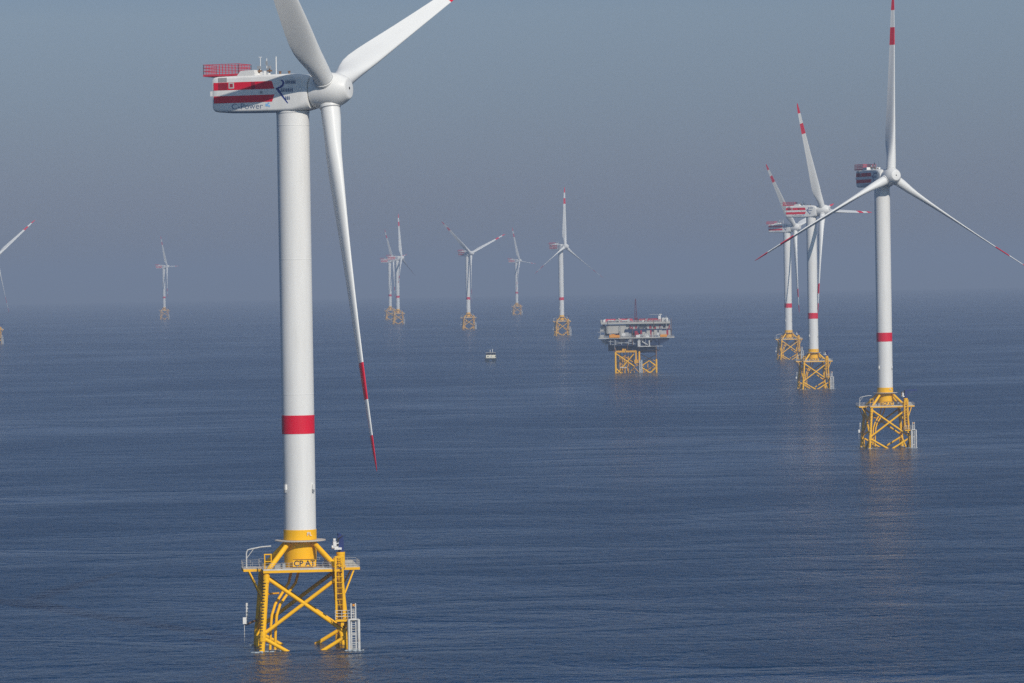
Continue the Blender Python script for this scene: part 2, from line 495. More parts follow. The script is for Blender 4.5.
    # deck clutter: cabinets behind the transition piece
    for x, y, w, h in ((-4.2, -3.3, 0.9, 0.7), (-3.1, -3.6, 0.5, 0.9), (4.1, -3.0, 1.0, 0.6), (4.8, 2.5, 1.2, 1.3)):
        cb = MB(); cb.box((x, y, DECK_Z + h / 2), (w, 0.7, h)); cb.box((x, y, DECK_Z + h + 0.02), (w + 0.1, 0.8, 0.06)); cb.build('cabinet', M['grey'], dk)
    gf = MB()
    for x in (-6.4, -5.3):
        gf.tube((x, -4.6, DECK_Z), (x, -4.6, DECK_Z + 2.5), 0.11, n=8)
    gf.tube((-6.5, -4.6, DECK_Z + 2.5), (-5.2, -4.6, DECK_Z + 2.5), 0.11, n=8); gf.tube((-6.4, -4.6, DECK_Z + 1.3), (-5.3, -4.6, DECK_Z + 1.3), 0.07, n=8)
    gf.build('gate_frame', M['yellow'], dk)
    # davit on the left wing
    dv = MB(); dv.path([(-9.2, 0.2, DECK_Z), (-9.2, 0.2, DECK_Z + 2.6), (-9.0, 0.2, DECK_Z + 3.05), (-8.5, 0.15, DECK_Z + 3.2), (-6.6, 0, DECK_Z + 3.55), (-5.0, -0.1, DECK_Z + 3.65)], 0.12, n=10)
    dv.tube((-9.2, 0.2, DECK_Z + 1.6), (-7.9, 0.15, DECK_Z + 3.3), 0.06, n=8)
    dv.build('davit', M['pale_steel'], root)
    # ---- crane on the right front corner
    pd = MB(); pd.lathe([(DECK_Z, 0.85), (DECK_Z + 0.3, 0.85), (DECK_Z + 0.3, 0.72), (DECK_Z + 2.2, 0.72), (DECK_Z + 2.2, 0.75), (DECK_Z + 2.6, 0.75)], n=20)
    pd.box((-0.9, 0.2, DECK_Z + 0.8), (0.7, 0.9, 1.6))
    pd = pd.build('crane_pedestal', M['yellow'], root); pd.location = (6.6, -3.6, 0)
    cr = MB()
    cr.box((0.05, 0, 1.0), (0.95, 0.8, 2.0), 0); cr.box((0, 0, 2.35), (0.95, 0.75, 0.9), 0)
    cr.box((-0.85, -0.5, 1.45), (0.9, 1.1, 0.85), 1); cr.box((-0.5, -0.75, 0.62), (1.2, 0.7, 0.35), 1); cr.box((-1.05, -0.4, 2.15), (0.4, 0.6, 0.35), 1); cr.box((-0.55, -1.1, 1.3), (0.3, 0.2, 0.3), 2); cr.tube((-1.55, -0.7, 0.9), (-0.45, -0.7, 0.9), 0.30, n=14, mat=1)
    cr.box((-0.5, -1.25, 2.05), (0.3, 0.3, 0.4), 2); cr.tube((0.4, -0.4, 2.8), (-0.6, -0.9, 2.2), 0.08, n=8, mat=2)
    cr = cr.build('crane', [M['crane_blue'], M['white'], M['dark']], pd); cr.location = (0, 0, DECK_Z + 2.6)
    bm_ = MB(); bm_.box((0, 2.2, 0), (0.4, 4.4, 0.45)); bm_.tube((0, 3.9, -0.1), (0, 1.0, -1.3), 0.09, n=8); bm_.tube((0, 4.2, -0.2), (0, 4.2, -1.0), 0.05, n=6)
    bm_ = bm_.build('boom', M['crane_blue'], pd); bm_.location = (0, 0.2, DECK_Z + 5.35)
    # ---- access ladder with cage
    ld = MB()
    x0, yl = 6.0, -7.75
    for dx in (-0.62, 0.62):
        ld.box((x0 + dx, yl, (6.1 + 16.6) / 2), (0.26, 0.22, 16.6 - 6.1))
        ld.box((x0 + dx, yl + 1.1, (6.1 + 16.6) / 2), (0.18, 0.18, 16.6 - 6.1))
    for dx in (-0.26, 0.26): ld.box((x0 + dx, yl + 1.0, (6.1 + 16.5) / 2), (0.09, 0.09, 16.5 - 6.1), 1)
    z = 6.2
    while z < 16.4:
        ld.tube((x0 - 0.26, yl + 1.0, z), (x0 + 0.26, yl + 1.0, z), 0.04, n=6, mat=1); z += 0.33
    z = 6.6
    while z < 16.6:
        ld.box((x0, yl, z), (1.1, 0.06, 0.09)); ld.box((x0 - 0.62, yl + 0.55, z), (0.06, 1.0, 0.09)); ld.box((x0 + 0.62, yl + 0.55, z), (0.06, 1.0, 0.09)); z += 0.95
    ld.box((x0, yl, 16.6), (1.5, 0.3, 0.28)); ld.box((x0, yl + 0.6, 16.6), (1.4, 1.0, 0.12))
    ld.build('access_ladder', [M['yellow'], M['rust']], root)
    PZ = 6.1
    rp = MB(); rp.box((6.8, -8.0, PZ - 0.05), (3.4, 1.8, 0.14), 0); rp.box((6.8, -8.9, PZ - 0.18), (3.4, 0.14, 0.36), 1); rp.box((6.8, -7.1, PZ - 0.18), (3.4, 0.14, 0.36), 1)
    rp.tube((6.8, -7.6, PZ - 0.3), leg_xy(1, -1, 4.0), 0.3, n=10, mat=1); rp.tube((5.8, -8.7, PZ - 0.3), leg_xy(1, -1, 4.3), 0.14, n=8, mat=0); rp.box((6.3, -8.6, PZ - 0.8), (0.5, 0.4, 0.5), 1); rp.box((6.7, -8.2, PZ - 0.5), (2.4, 0.8, 0.4), 0)
    rp = rp.build('rest_platform', [M['rust'], M['yellow']], root)
    rr = MB(); railing(rr, [(5.15, -7.2), (5.15, -8.85), (8.3, -8.85), (8.3, -7.2)], PZ, 1.5, 0.045, 1.1); rr.build('platform_railing', M['pale_steel'], rp)
    bl = MB()
    yb = -9.3
    for x in (7.35, 9.0):
        bl.tube((x, yb, PZ), (x, yb, -5), 0.25, n=14)
        bl.tube((x, yb, 4.6), leg_xy(1, -1, 4.4), 0.16, n=8); bl.tube((x, yb, -1.5), leg_xy(1, -1, -1.0), 0.16, n=8)
    bl.tube((7.35, yb, PZ - 0.05), (9.0, yb, PZ - 0.05), 0.14, n=8)
    bl = bl.build('boat_landing', M['pale_steel'], root)
    ll = MB()
    for x in (7.8, 8.55): ll.box((x, yb + 0.35, 3.1), (0.19, 0.18, 11.4))
    z = -1.0
    while z < 8.7:
        ll.tube((7.8, yb + 0.35, z), (8.55, yb + 0.35, z), 0.05, n=6); z += 0.4
    for z in (0.8, 3.6): ll.box((8.17, yb + 0.3, z), (0.8, 0.12, 0.18))
    ll.build('landing_ladder', M['pale_steel'], bl)
    lamp = MB(); lamp.box((8.2, yb + 0.2, 8.5), (0.35, 0.3, 0.35), 0); lamp.build('marker_light', M['orange'], bl)
    # ---- left side mooring post carried by the rear left leg
    mp = MB()
    mp.box((-9.3, -0.5, 7.5), (0.36, 0.3, 2.4), 0); mp.box((-9.75, -0.6, 5.7), (0.6, 0.6, 1.1), 1); mp.tube((-9.4, -0.5, 5.0), (-9.4, -0.5, 6.4), 0.14, n=8, mat=0); mp.tube((-9.8, -0.5, 5.2), (-9.8, -0.5, -2), 0.06, n=6, mat=0)
    mp.tube((-9.5, -0.5, 5.0), leg_xy(-1, 1, 5.3), 0.2, n=8, mat=2)
    mp.build('mooring_post', [M['pale_steel'], M['white'], M['rust']], root)
    # ---- tower
    top = AXIS_Z + NAC_BOT
    tw = MB()
    prof = [(YEL_TOP, 2.75), (36.0, 2.76)]
    tw.lathe(prof + [(44.0, 2.765), (44.0, 2.785), (44.12, 2.785), (44.12, 2.765), (67.0, 2.77), (67.0, 2.79), (67.12, 2.79), (67.12, 2.77), (80, 2.78), (89.8, 2.785), (89.8, 2.81), (89.9, 2.81), (89.9, 2.785), (top - 0.25, 2.79), (top - 0.25, 2.86), (top + 0.05, 2.86)], n=64)
    tw = tw.build('tower', M['white'], root)
    rb = MB(); rb.lathe([(37.35, 2.765), (37.35, 2.80), (40.5, 2.80), (40.5, 2.765)], n=64, caps=False); rb.build('red_band', M['red'], tw)
    for ang in (-58, 50):
        a = R_(ang)
        c = Vector((math.sin(a) * 2.85, -math.cos(a) * 2.85, 28.3)); rt = Matrix.Rotation(a, 3, 'Z')
        lb = MB(); lb.box(c, (0.42, 0.42, 0.9), 0, rt); lb.box(c + Vector((0, 0, -0.7)), (0.3, 0.5, 0.45), 1, rt)
        lb.build('tower_light', [M['white'], M['grey']], tw)
    # small worn marks on the yellow collar
    face = Matrix.Translation((1.4, -2.66, YEL_TOP - 0.95)) @ Matrix.Rotation(R_(26), 4, 'Z') @ Matrix.Rotation(R_(90), 4, 'X')
    lettering('collar_lettering', 'PL', 0.85, M['white'], tp, face, 0.02, 0.0, 'CENTER', 1.15)
    # ---- nacelle (local origin on the rotor axis above the tower, +x towards the rotor)
    nc = MB()
    def sec(x, zt, zb, hw, cr_):
        ring = []
        for cx, cz, a0 in ((hw - cr_, zt - cr_, 0), (-hw + cr_, zt - cr_, 90), (-hw + cr_, zb + cr_, 180), (hw - cr_, zb + cr_, 270)):
            for k in range(7):
                a = R_(a0 + k * 15)
                ring.append(Vector((x, cx + cr_ * math.cos(a), cz + cr_ * math.sin(a))))
        return ring
    nc.loft([sec(-13.75, 2.7, -1.9, 2.7, 0.45), sec(-13.65, 3.0, -2.25, 2.95, 0.5), sec(-13.3, 3.25, -2.6, 3.08, 0.5), sec(-12.6, 3.33, -2.75, 3.1, 0.5), sec(-8, 3.4, -2.86, 3.1, 0.5),
             sec(-2, 3.45, -2.9, 3.1, 0.5), sec(1.2, 3.45, -2.88, 3.1, 0.6), sec(2.6, 3.35, -2.7, 3.08, 0.9), sec(3.7, 3.2, -2.55, 2.98, 1.6), sec(4.0, 3.1, -2.5, 2.9, 1.8)], smooth=True)
    nc.box((-13.8, 0, 0.45), (0.6, 5.9, 0.85))
    # hump for the hoist hatch
    nc.prism([(-9.1, -2.9, 3.3), (-8.3, -2.9, 4.2), (-5.8, -2.9, 4.3), (-5.65, -2.9, 3.3)], (0, 0, 0), (0, 5.5, 0))
    nc.lathe([(NAC_BOT - 0.35, 2.6), (NAC_BOT + 0.3, 2.6)], n=40)
    nac = nc.build('nacelle', M['white'], root)
    for sd in (-1, 1):
        y = sd * 3.1
        for z1, z0, slant in ((2.3, 0.98, 1), (0.0, -1.22, -1)):
            x1 = -2.4
            pts = [(-13.35, y, z0), (x1 + (0.45 if slant > 0 else -0.0), y, z0), (x1 + (-0.0 if slant > 0 else 0.45), y, z1), (-13.35, y, z1)]
            mb = MB(); mb.prism(pts, (0, -0.015, 0), (0, 0.015, 0)); mb.build('red_stripe', M['red'], nac)
        for xc, w, z0, nb, mt in ((-11.65, 1.6, 2.45, 5, 'galv'), (-11.6, 1.7, 1.1, 8, 'dark_red'), (-5.9, 0.65, 1.1, 8, 'dark_red')):
            mb = MB(); mb.box((xc, y, z0 + 0.075 * (nb - 1)), (w + 0.06, 0.05, 0.15 * nb))
            for q in range(nb): mb.box((xc, y + sd * 0.03, z0 + 0.15 * q), (w, 0.05, 0.08))
            mb.build('louvre', M[mt], nac)
        mb = MB(); mb.box((-10.0, y, 1.75), (1.0, 0.1, 1.0), 0); mb.box((-10.0, y, 1.75), (0.6, 0.14, 0.6), 1); mb.build('hatch', [M['pale_steel'], M['dark_red']], nac)
        mb = MB(); mb.box((-4.4, y, 0.45), (0.5, 0.1, 0.35)); mb.build('side_vent', M['grey'], nac)
        # maker's emblem: a bent R stroke with three lines of small letters
        face = Matrix.Translation((0, y + sd * 0.012, 0)) @ (Matrix.Rotation(R_(90), 4, 'X') if sd < 0 else Matrix.Rotation(R_(180), 4, 'Z') @ Matrix.Rotation(R_(90), 4, 'X'))
        ex = -1 if sd > 0 else 1
        def P(x, z): return Vector((x, y, z))
        mb = MB()
        arc = [(-0.75, 2.45, 0.16), (-0.35, 2.25, 0.28), (-0.2, 1.85, 0.38), (-0.4, 1.45, 0.40), (-0.95, 1.15, 0.34), (-1.65, 0.98, 0.16)]
        L, Rr = [], []
        for i, (x, z, w) in enumerate(arc):
            x2, z2, _ = arc[min(i + 1, len(arc) - 1)]; x1, z1, _ = arc[max(i - 1, 0)]
            t = Vector((x2 - x1, 0, z2 - z1)).normalized(); nrm = Vector((t.z, 0, -t.x))
            L.append(P(x, z) + nrm * w / 2); Rr.append(P(x, z) - nrm * w / 2)
        for i in range(len(arc) - 1):
            mb.prism([L[i], L[i + 1], Rr[i + 1], Rr[i]], (0, -0.015, 0), (0, 0.015, 0))
        mb.prism([P(-1.75, 1.0), P(-1.15, 1.02), P(0.62, -1.55), P(0.45, -1.62)], (0, -0.015, 0), (0, 0.015, 0))
        mb.build('emblem', M['logo_blue'], nac)
        for zz, xa, xb, h in ((1.98, 0.15, 1.95, 0.5), (0.62, -0.75, 1.35, 0.5), (-0.75, 0.05, 1.0, 0.5)):
            x = xa
            k = 0
            mb = MB()
            while x < xb:
                w = (0.24, 0.3, 0.2, 0.27, 0.31)[k % 5]; k += 1
                mb.box((x + w / 2, y, zz), (w, 0.03, h)); mb.box((x + w / 2, y, zz + 0.36), (w * 0.7, 0.03, 0.12))
                x += w + 0.07
            mb.build('emblem_lettering', M['logo_grey'], nac)
        tx = Matrix.Translation((-10.05 if sd < 0 else -4.2, y + sd * 0.01, -2.32)) @ Matrix.Rotation(0 if sd < 0 else math.pi, 4, 'Z') @ Matrix.Rotation(R_(90), 4, 'X')
        lettering('lettering', 'C-Power', 1.42, M['logo_grey'], nac, tx, 0.012, 0.0, 'LEFT', 1.13)
        mb = MB()
        for dx, dz, q in ((-3.4, -1.75, 0.5), (-3.05, -1.45, 0.3), (-2.95, -1.95, 0.3)):
            mb.box((dx, y, dz), (q, 0.04, q), 0)
        mb.build('emblem_mark', M['logo_light'], nac)
    # helihoist platform on the back of the roof
    hp = MB()
    hp.box((-12.2, 0, 3.62), (6.7, 5.2, 0.36), 0)
    for x in (-12.8, -11.0, -9.4):
        hp.box((x, 0, 3.38), (0.3, 4.6, 0.3), 0)
    hp = hp.build('helihoist_platform', M['pink'], nac)
    rl = MB()
    railing(rl, [(-15.5, -2.55), (-8.9, -2.55), (-8.9, 2.55), (-15.5, 2.55)], 3.8, 1.65, 0.055, 0.6, closed=True)
    rl.build('platform_railing', M['pink'], hp)
    # masts, wind vanes and lamps on the roof
    for q, (x, y, h, r) in enumerate(((-6.2, 0.6, 6.6, 0.06), (-4.55, -0.4, 6.3, 0.07), (-3.15, 0.4, 6.6, 0.10))):
        ms = MB(); ms.tube((x, y, 3.3), (x, y, h), r, n=8, mat=0)
        if q == 0: ms.box((x, y, 6.6), (0.5, 0.12, 0.12), 0)
        if q == 1: ms.box((x, y, 5.5), (0.3, 0.3, 0.7), 1)
        ms.build('met_mast', [M['white'], M['grey']], nac)
    for x, y in ((-5.55, -1.2), (-3.75, -1.0)):
        ms = MB()
        ms.tube((x, y, 3.3), (x, y, 4.9), 0.11, n=8, mat=2); ms.box((x, y, 4.15), (0.75, 0.5, 0.28), 2); ms.box((x - 0.05, y, 4.75), (0.55, 0.45, 0.5), 1); ms.tube((x - .15, y, 3.3), (x - .15, y, 3.75), 0.3, n=10, mat=0)
        ms.build('beacon', [M['white'], M['grey'], M['rust']], nac)
    for x in (-1.4, 0.3):
        ms = MB(); ms.tube((x, -1.8, 3.3), (x, -1.8, 3.85), 0.18, n=10); ms.box((x, -1.8, 3.9), (0.45, 0.3, 0.12)); ms.build('lifting_eye', M['rust'], nac)
    # ---- hub (local: +x along the rotor axis)
    hb = MB()
    ax = Matrix.Rotation(R_(90), 4, 'Y')
    hb.lathe([(3.85, 2.45), (4.15, 2.55), (4.2, 2.78), (5.0, 2.9), (6.4, 2.98), (7.8, 2.95), (8.8, 2.75), (9.6, 2.4), (10.2, 2.02), (10.5, 1.82), (10.62, 1.66), (10.66, 1.5), (10.66, 0.01)], n=56, mtx=ax)
    hub = hb.build('hub', M['white'], root, 50)
    nose = MB(); nose.lathe([(10.64, 0.24), (10.69, 0.24), (10.69, 0.01)], n=16, mtx=ax); nose.build('nose_hole', M['dark'], hub)
    # ---- blades
    bl = make_blade()
    for k in range(3):
        b = bl.build('blade', [M['blade'], M['red']], root, 50)
        if k == 0: bmesh_ = b.data
        else: b.data = bmesh_
        b['slot'] = k
        c = MB(); c.lathe([(1.7, 1.69), (2.55, 1.69), (2.55, 1.80), (2.98, 1.80), (3.02, 1.72), (3.10, 1.66)], n=40, caps=False)
        c = c.build('root_collar', M['white'], b)
        if k == 0: cm = c.data
        else: c.data = cm
        g = MB(); g.lathe([(3.02, 1.655), (3.02, 1.70), (3.12, 1.70), (3.12, 1.655)], n=40, caps=False)
        g = g.build('root_seal', M['grey'], b)
        if k == 0: gm = g.data
        else: g.data = gm
    return root

OVERHANG = 6.7
def pose(root, yaw, phi, crane=0.0, pitch=50.0, cone=3.0, tilt=5.4, reach=1.0):
    rot = Matrix.Rotation(-R_(yaw) - BETA, 4, 'Z')
    base = Matrix.Translation((0, 0, AXIS_Z)) @ rot
    rotor = base @ Matrix.Rotation(-R_(tilt), 4, 'Y')
    k = 0
    for ch in root.children:
        s = ch.name.split('.')[0]
        if s == 'nacelle': ch.matrix_basis = base
        elif s == 'hub': ch.matrix_basis = rotor
        elif s == 'blade':
            k = ch['slot']
            ch.matrix_basis = rotor @ Matrix.Translation((OVERHANG, 0, 0)) @ Matrix.Rotation(-R_(phi + 120 * k), 4, 'X') @ Matrix.Rotation(R_(cone), 4, 'Y') @ Matrix.Rotation(-R_(pitch), 4, 'Z') @ Matrix.Diagonal((1, 1, reach, 1))
        elif s == 'crane_pedestal':
            ch.rotation_euler.z = R_(crane)

def copy_tree(o, parent=None):
    c = o.copy(); col.objects.link(c)
    if parent: c.parent = parent
    for ch in o.children: copy_tree(ch, c)
    return c

TURBINES = [   # base column, water row, height offset, yaw, first blade angle, crane turn, blade pitch, label
    (302, 647, -0.9, 22, 309, 0, 42, 'nearest and by far the largest white wind turbine, CP AT sign on its yellow base'),
    (886, 447.4, 0.3, 66, 3.6, -75, 61, 'second largest wind turbine, rotor facing the viewer with one blade straight up, housing in shade'),
    (814, 388.7, 0.5, 25, 331.5, -40, 50, 'third largest wind turbine, two bright sunlit red stripes and a blade shadow down its tower'),
    (789, 359.4, 0.4, 29, 315, -20, 50, 'smallest of the overlapping trio of wind turbines, crossed by the second largest one'),
    (562, 335.3, 1.0, 42, 3.5, -30, 50, 'distant wind turbine beside the transformer platform, its blades like an upside down Y'),
    (468.6, 329.2, 0.3, 45, 309, -30, 50, 'distant wind turbine standing beyond the small boat, two blades spread like a V'),
    (517, 314.8, 0.6, 23, 336, -30, 50, 'very faint wind turbine between the V bladed one and the upside down Y one'),
    (398.2, 324, 1.0, 12, 355, -30, 50, 'front one of two overlapping far wind turbines, taller, with one blade straight up'),
    (390.4, 319.9, 1.2, 16, 322, -30, 50, 'rear one of two overlapping far wind turbines, half hidden by its taller neighbour'),
    (164.5, 319.6, 2.0, 12, 330, -30, 50, 'lone pale far wind turbine in the haze between the largest one and the cropped one'),
    (-5, 344, 1.5, 50, 53, -30, 50, 'mostly cropped wind turbine, only two blades and a sliver of yellow base showing'),
]
proto = make_turbine()
for i, (px, py, dz, yaw, phi, cr, bp, lab) in enumerate(TURBINES):
    t = proto if i == 0 else copy_tree(proto)
    p = on_sea(px, py)
    t.location = (p.x, p.y, p.z + dz)
    t.rotation_euler.z = BETA
    tag(t, lab, 'wind turbine', 'wind turbines of the offshore farm')
    pose(t, yaw, phi, cr, bp, *((5.9, 4.2, 1.014) if i == 0 else (3.0, 5.4, 1.0)))

# ------------------------------------------------------------------ transformer platform
def make_platform():
    root = empty('transformer_platform')
    S = 2904 / FOCAL                      # metres per pixel at its distance
    X = lambda px: (px - 637) * S
    Z = lambda py: (373.0 - py) * S
    D0, D1 = -11.0, 11.0
    # jacket
    for x in (X(615.7), X(639.5), X(656.5)):
        for y in (-9, 9):
            zt_ = Z(359.5) if x > X(650) else Z(351.5)
            mb = MB(); mb.tube((x, y, zt_), (x, y, -4), 0.62, n=12); mb.tube((x, y, zt_), (x, y, Z(344)), 0.42, n=10, mat=1); mb.build('leg', [M['yellow'], M['rust']], root)
    for y, yy in ((-9, -9), (9, 9)):
        for xa, za, xb, zb in ((615.7, 353, 634.5, 366.5), (615.7, 375, 634, 354), (615.7, 368, 622, 374), (656.5, 367, 649.5, 361), (649.5, 361, 641, 366.5), (656.5, 367.5, 650, 373.5), (650, 373.5, 641, 367)):
            mb = MB(); mb.tube((X(xa), y, Z(za)), (X(xb), yy, Z(zb)), 0.38, n=8); mb.build('diagonal_brace', M['yellow'], root)
    mb = MB()
    for px in (620, 622.5, 625, 628.5): mb.tube((X(px), -6, Z(356)), (X(px), -6, -4), 0.3, n=8)
    for px in (643.5, 647.8, 652): mb.tube((X(px), -4, Z(364)), (X(px), -4, -4), 0.32, n=8)
    mb.build('cable_tube', M['yellow_old'], root)
    mb = MB(); mb.box((X(626), -8.5, Z(351.4)), (12.5 * 1.0, 2.0, 1.2), 0); mb.box((X(624.5), -8, Z(349.7)), (2.5, 2, 1.4), 0)
    mb.box((X(636.3), -9.2, Z(356)), (1.0, 1.0, 7.5), 0); mb.box((X(636.6), -9.4, Z(361.5)), (2.6, 2.2, 2.2), 0); mb.box((X(637), 0, Z(350.8)), (30, 17, 0.5), 1)
    mb.build('cellar_deck', [M['yellow_old'], M['rust']], root)
    mb = MB()
    for px in (639.8, 641.8): mb.tube((X(px), -10.2, Z(360)), (X(px), -10.2, -4), 0.42, n=10)
    for z in (0.8, 2.2, 3.6, 5.0, 6.4): mb.tube((X(639.8), -10.2, z), (X(641.8), -10.2, z), 0.15, n=6)
    mb.box((X(623.5), -9.8, Z(367.4)), (4.5, 1.2, 0.5))
    mb.build('boat_landing', M['pale_steel'], root)
    # under-structure between jacket and topside
    mb = MB()
    for px in (616, 624, 633, 640, 648, 656):
        for y in (-8, 8): mb.tube((X(px), y, Z(351)), (X(px), y, Z(344)), 0.5, n=8)
    mb.box((X(646), 0, Z(348.4)), (X(657) - X(635), 15, 6.0)); mb.box((X(624), 3, Z(347.6)), (20, 10, 4.5))
    mb.build('support_frame', M['navy'], root)
    # hull-shaped lower deck (chamfered ends)
    mb = MB()
    zt, zb = Z(338.2), Z(345.6)
    mb.prism([(X(607), D0, zt), (X(608), D0, Z(342)), (X(614), D0, zb), (X(659), D0, zb), (X(669), D0, Z(340.6)), (X(670), D0, zt)], (0, 0, 0), (0, 22, 0))
    for px in range(610, 669, 3): mb.box((X(px), D0 - 0.1, (zt + zb) / 2 + 1.2), (0.25, 0.3, 2.2))
    mb.build('lower_hull', M['navy'], root)
    mb = MB()
    for px in (611, 616, 622, 629, 634): mb.box((X(px), D0 - 0.5, Z(342.2)), (0.5, 0.4, 3.2))
    mb.tube((X(609), D0 - 0.5, Z(341)), (X(636), D0 - 0.5, Z(344)), 0.25, n=6); mb.tube((X(636), D0 - 0.5, Z(341)), (X(612), D0 - 0.5, Z(344.5)), 0.25, n=6)
    mb.build('hull_frames', M['grey'], root)
    # main deck
    mb = MB(); mb.box((X(637), 0, Z(337.8)), (X(675) - X(599), 25, 0.7)); md = mb.build('main_deck', M['beige'], root)
    mb = MB(); railing(mb, [(X(599.5), -12.3), (X(674.6), -12.3)], Z(337.4), 1.2, 0.07, 2.2); mb.build('railing', M['galv'], md)
    # stair frame under the deck
    mb = MB()
    for px in (638.8, 640.2, 649.8): mb.box((X(px), -11.9, Z(343.8)), (0.8, 0.8, 4.2))
    mb.tube((X(642.5), -12, Z(341.6)), (X(648), -12, Z(345)), 0.35, n=6); mb.box((X(645), -12, Z(346.4)), (X(651) - X(639), 2, 0.5)); mb.box((X(654), -12, Z(346.4)), (X(669) - X(651), 0.6, 0.25))
    mb.build('stair', M['pale_steel'], root)
    # lower storey
    mb = MB(); mb.box((X(633), 1.5, Z(334.6)), (X(655) - X(611), 18, Z(331.5) - Z(337.5))); mb.build('equipment_hall', M['grey'], root)
    items = ((613, 4.0, 2.2, 'orange'), (618, 3.0, 1.6, 'orange'), (622.0, 2.6, 4.2, 'beige'), (624.2, 2.2, 3.0, 'white'), (627.5, 2.4, 3.6, 'galv'), (630.5, 2.0, 2.6, 'grey'), (636.8, 1.8, 4.6, 'dark_red'), (641.8, 1.0, 5.0, 'dark_red'), (644.5, 2.0, 3.8, 'beige'), (646.6, 1.6, 3.0, 'galv'), (648.9, 2.2, 4.8, 'beige'), (651.3, 1.1, 5.0, 'dark_red'), (653.6, 1.8, 3.8, 'beige'), (656.3, 2.2, 5.0, 'beige'), (658.8, 1.6, 3.2, 'white'), (661, 2.0, 5.0, 'beige'), (664.2, 4.4, 1.8, 'orange'), (664.8, 3.0, 4.6, 'galv'), (668.0, 1.2, 5.0, 'dark_red'), (670, 1.4, 5.0, 'beige'))
    for j, (px, w, h, mt) in enumerate(items):
        mb = MB(); d = 2.4 if mt == 'orange' else 1.6
        mb.box((X(px), -11.2 + 0.05 * (j % 3) - (0.6 if mt == 'orange' else 0), Z(337.3) + h * 0.5 * 0.9), (w, d, h * 0.9)); mb.box((X(px), -11.2, Z(337.3) + h * 0.93), (w * 0.7, d * 0.5, 0.35))
        mb.build('equipment_cabinet', M[mt], root)
    # upper deck and storey
    mb = MB(); mb.box((X(649), 0, Z(331.0)), (X(672.5) - X(626), 23.5, 2.4)); ud = mb.build('upper_deck_shade_band', M['navy'], root)  # deck deepened, its dark navy face stands in for the shadowed recess between storeys
    mb = MB(); railing(mb, [(X(626.5), -11.6), (X(672.3), -11.6)], Z(330.25), 1.2, 0.06, 2.4); mb.build('railing', M['galv'], ud)
    mb = MB(); mb.box((X(616.8), 0, Z(329.1)), (X(626.6) - X(607), 21, Z(325) - Z(333.2))); mb.build('transformer_house', M['beige'], root)
    mb = MB(); mb.box((X(648.9), 0.5, Z(327.6)), (X(671) - X(626.8), 20, Z(324.4) - Z(330.7))); uh = mb.build('upper_house', M['beige'], root)
    for px, w in ((630.9, 0.9), (636.8, 1.1), (651, 1.3), (661, 1.3), (670, 0.8)):
        mb = MB(); mb.box((X(px), -9.6, Z(327.4)), (w, 0.2, 3.2)); mb.build('red_door', M['dark_red'], uh)
    mb = MB()
    for i in range(8): mb.box((X(640.4) + i * 0.62, -9.6, Z(327.2)), (0.34, 0.25, 2.3))
    mb.build('louvre', M['dark'], uh)
    for px in (655, 665):
        mb = MB(); mb.box((X(px), -9.58, Z(327)), (1.6, 0.2, 1.2)); mb.build('window', M['glass'], uh)
    # roof
    mb = MB(); mb.box((X(636.4), 0, Z(322.9)), (X(671) - X(602), 24, 1.2)); mb.box((X(602), 0, Z(321)), (0.8, 20, 2.2)); mb.box((X(652), 0, Z(324.2)), (X(671) - X(633), 22, 0.5)); rf = mb.build('roof', M['beige'], root)
    mb = MB(); railing(mb, [(X(602.5), -11.8), (X(670.8), -11.8)], Z(322), 1.2, 0.07, 2.2); mb.build('railing', M['pale_steel'], rf)
    for xa, xb, y in ((606.5, 633.5, -9.0), (640, 661, -9.0), (648, 662, -3), (607, 632, 4)):
        mb = MB()
        for k in range(3): mb.tube((X(xa), y + k * 1.2, Z(320.6) + 0.4 * k), (X(xb), y + k * 1.2, Z(320.4) + 0.4 * k), 0.32, n=8)
        for q in range(6):
            xx = X(xa) + (X(xb) - X(xa)) * q / 5; mb.box((xx, y + 1.2, Z(321) + 0.3), (0.4, 3.2, 1.6))
        mb.build('cooler_pipework', M['pink' if xa < 610 else 'dark_red'], root)
    mb = MB()
    for px, h in ((612, 1.5), (619.5, 1.8), (626, 1.4)): mb.box((X(px), -10, Z(320.6) + h / 2 - 0.4), (4.0, 1.2, 0.5))
    mb.build('roof_hatch', M['white'], root)
    mb = MB()
    base = Z(322)
    for sx, sy in ((-1, -1), (1, -1), (1, 1), (-1, 1)): mb.tube((X(636.7) + sx * 0.9, -4 + sy * 0.9, base), (X(636.5) + sx * 0.16, -4 + sy * 0.16, Z(299)), 0.17, 0.12, n=6)
    for q in range(10):
        z = base + (Z(299) - base) * q / 10; w = 0.9 - 0.74 * q / 10
        for (ax_, ay), (bx_, by) in (((-w, -w), (w, -w)), ((w, -w), (w, w)), ((w, w), (-w, w)), ((-w, w), (-w, -w))):
            mb.tube((X(636.6) + ax_, -4 + ay, z), (X(636.6) + bx_ * 0.9, -4 + by * 0.9, z + 1.3), 0.1, n=5)
    mb.box((X(636.8), -5.5, base + 1.4), (2.2, 1.6, 2.8))
    mb.build('lattice_mast', M['maroon'], root)
    mb = MB(); mb.tube((X(661.4), -8, base), (X(661.4), -8, Z(314.5)), 0.22, n=8); mb.box((X(661.4), -8, Z(314.6)), (1.8, 0.4, 0.4)); mb.box((X(660.5), -8, Z(318)), (1.6, 1.2, 2.4)); mb.tube((X(661.4), -8, Z(315)), (X(650), -6, Z(314.4)), 0.08, n=6)
    mb.build('deck_crane', M['white'], root)
    mb = MB(); mb.box((X(666), -8, Z(320)), (3.8, 3, 2.4)); mb.tube((X(667), -8, base), (X(667), -8, Z(317)), 0.15, n=6); mb.build('roof_cabin', M['white'], root)
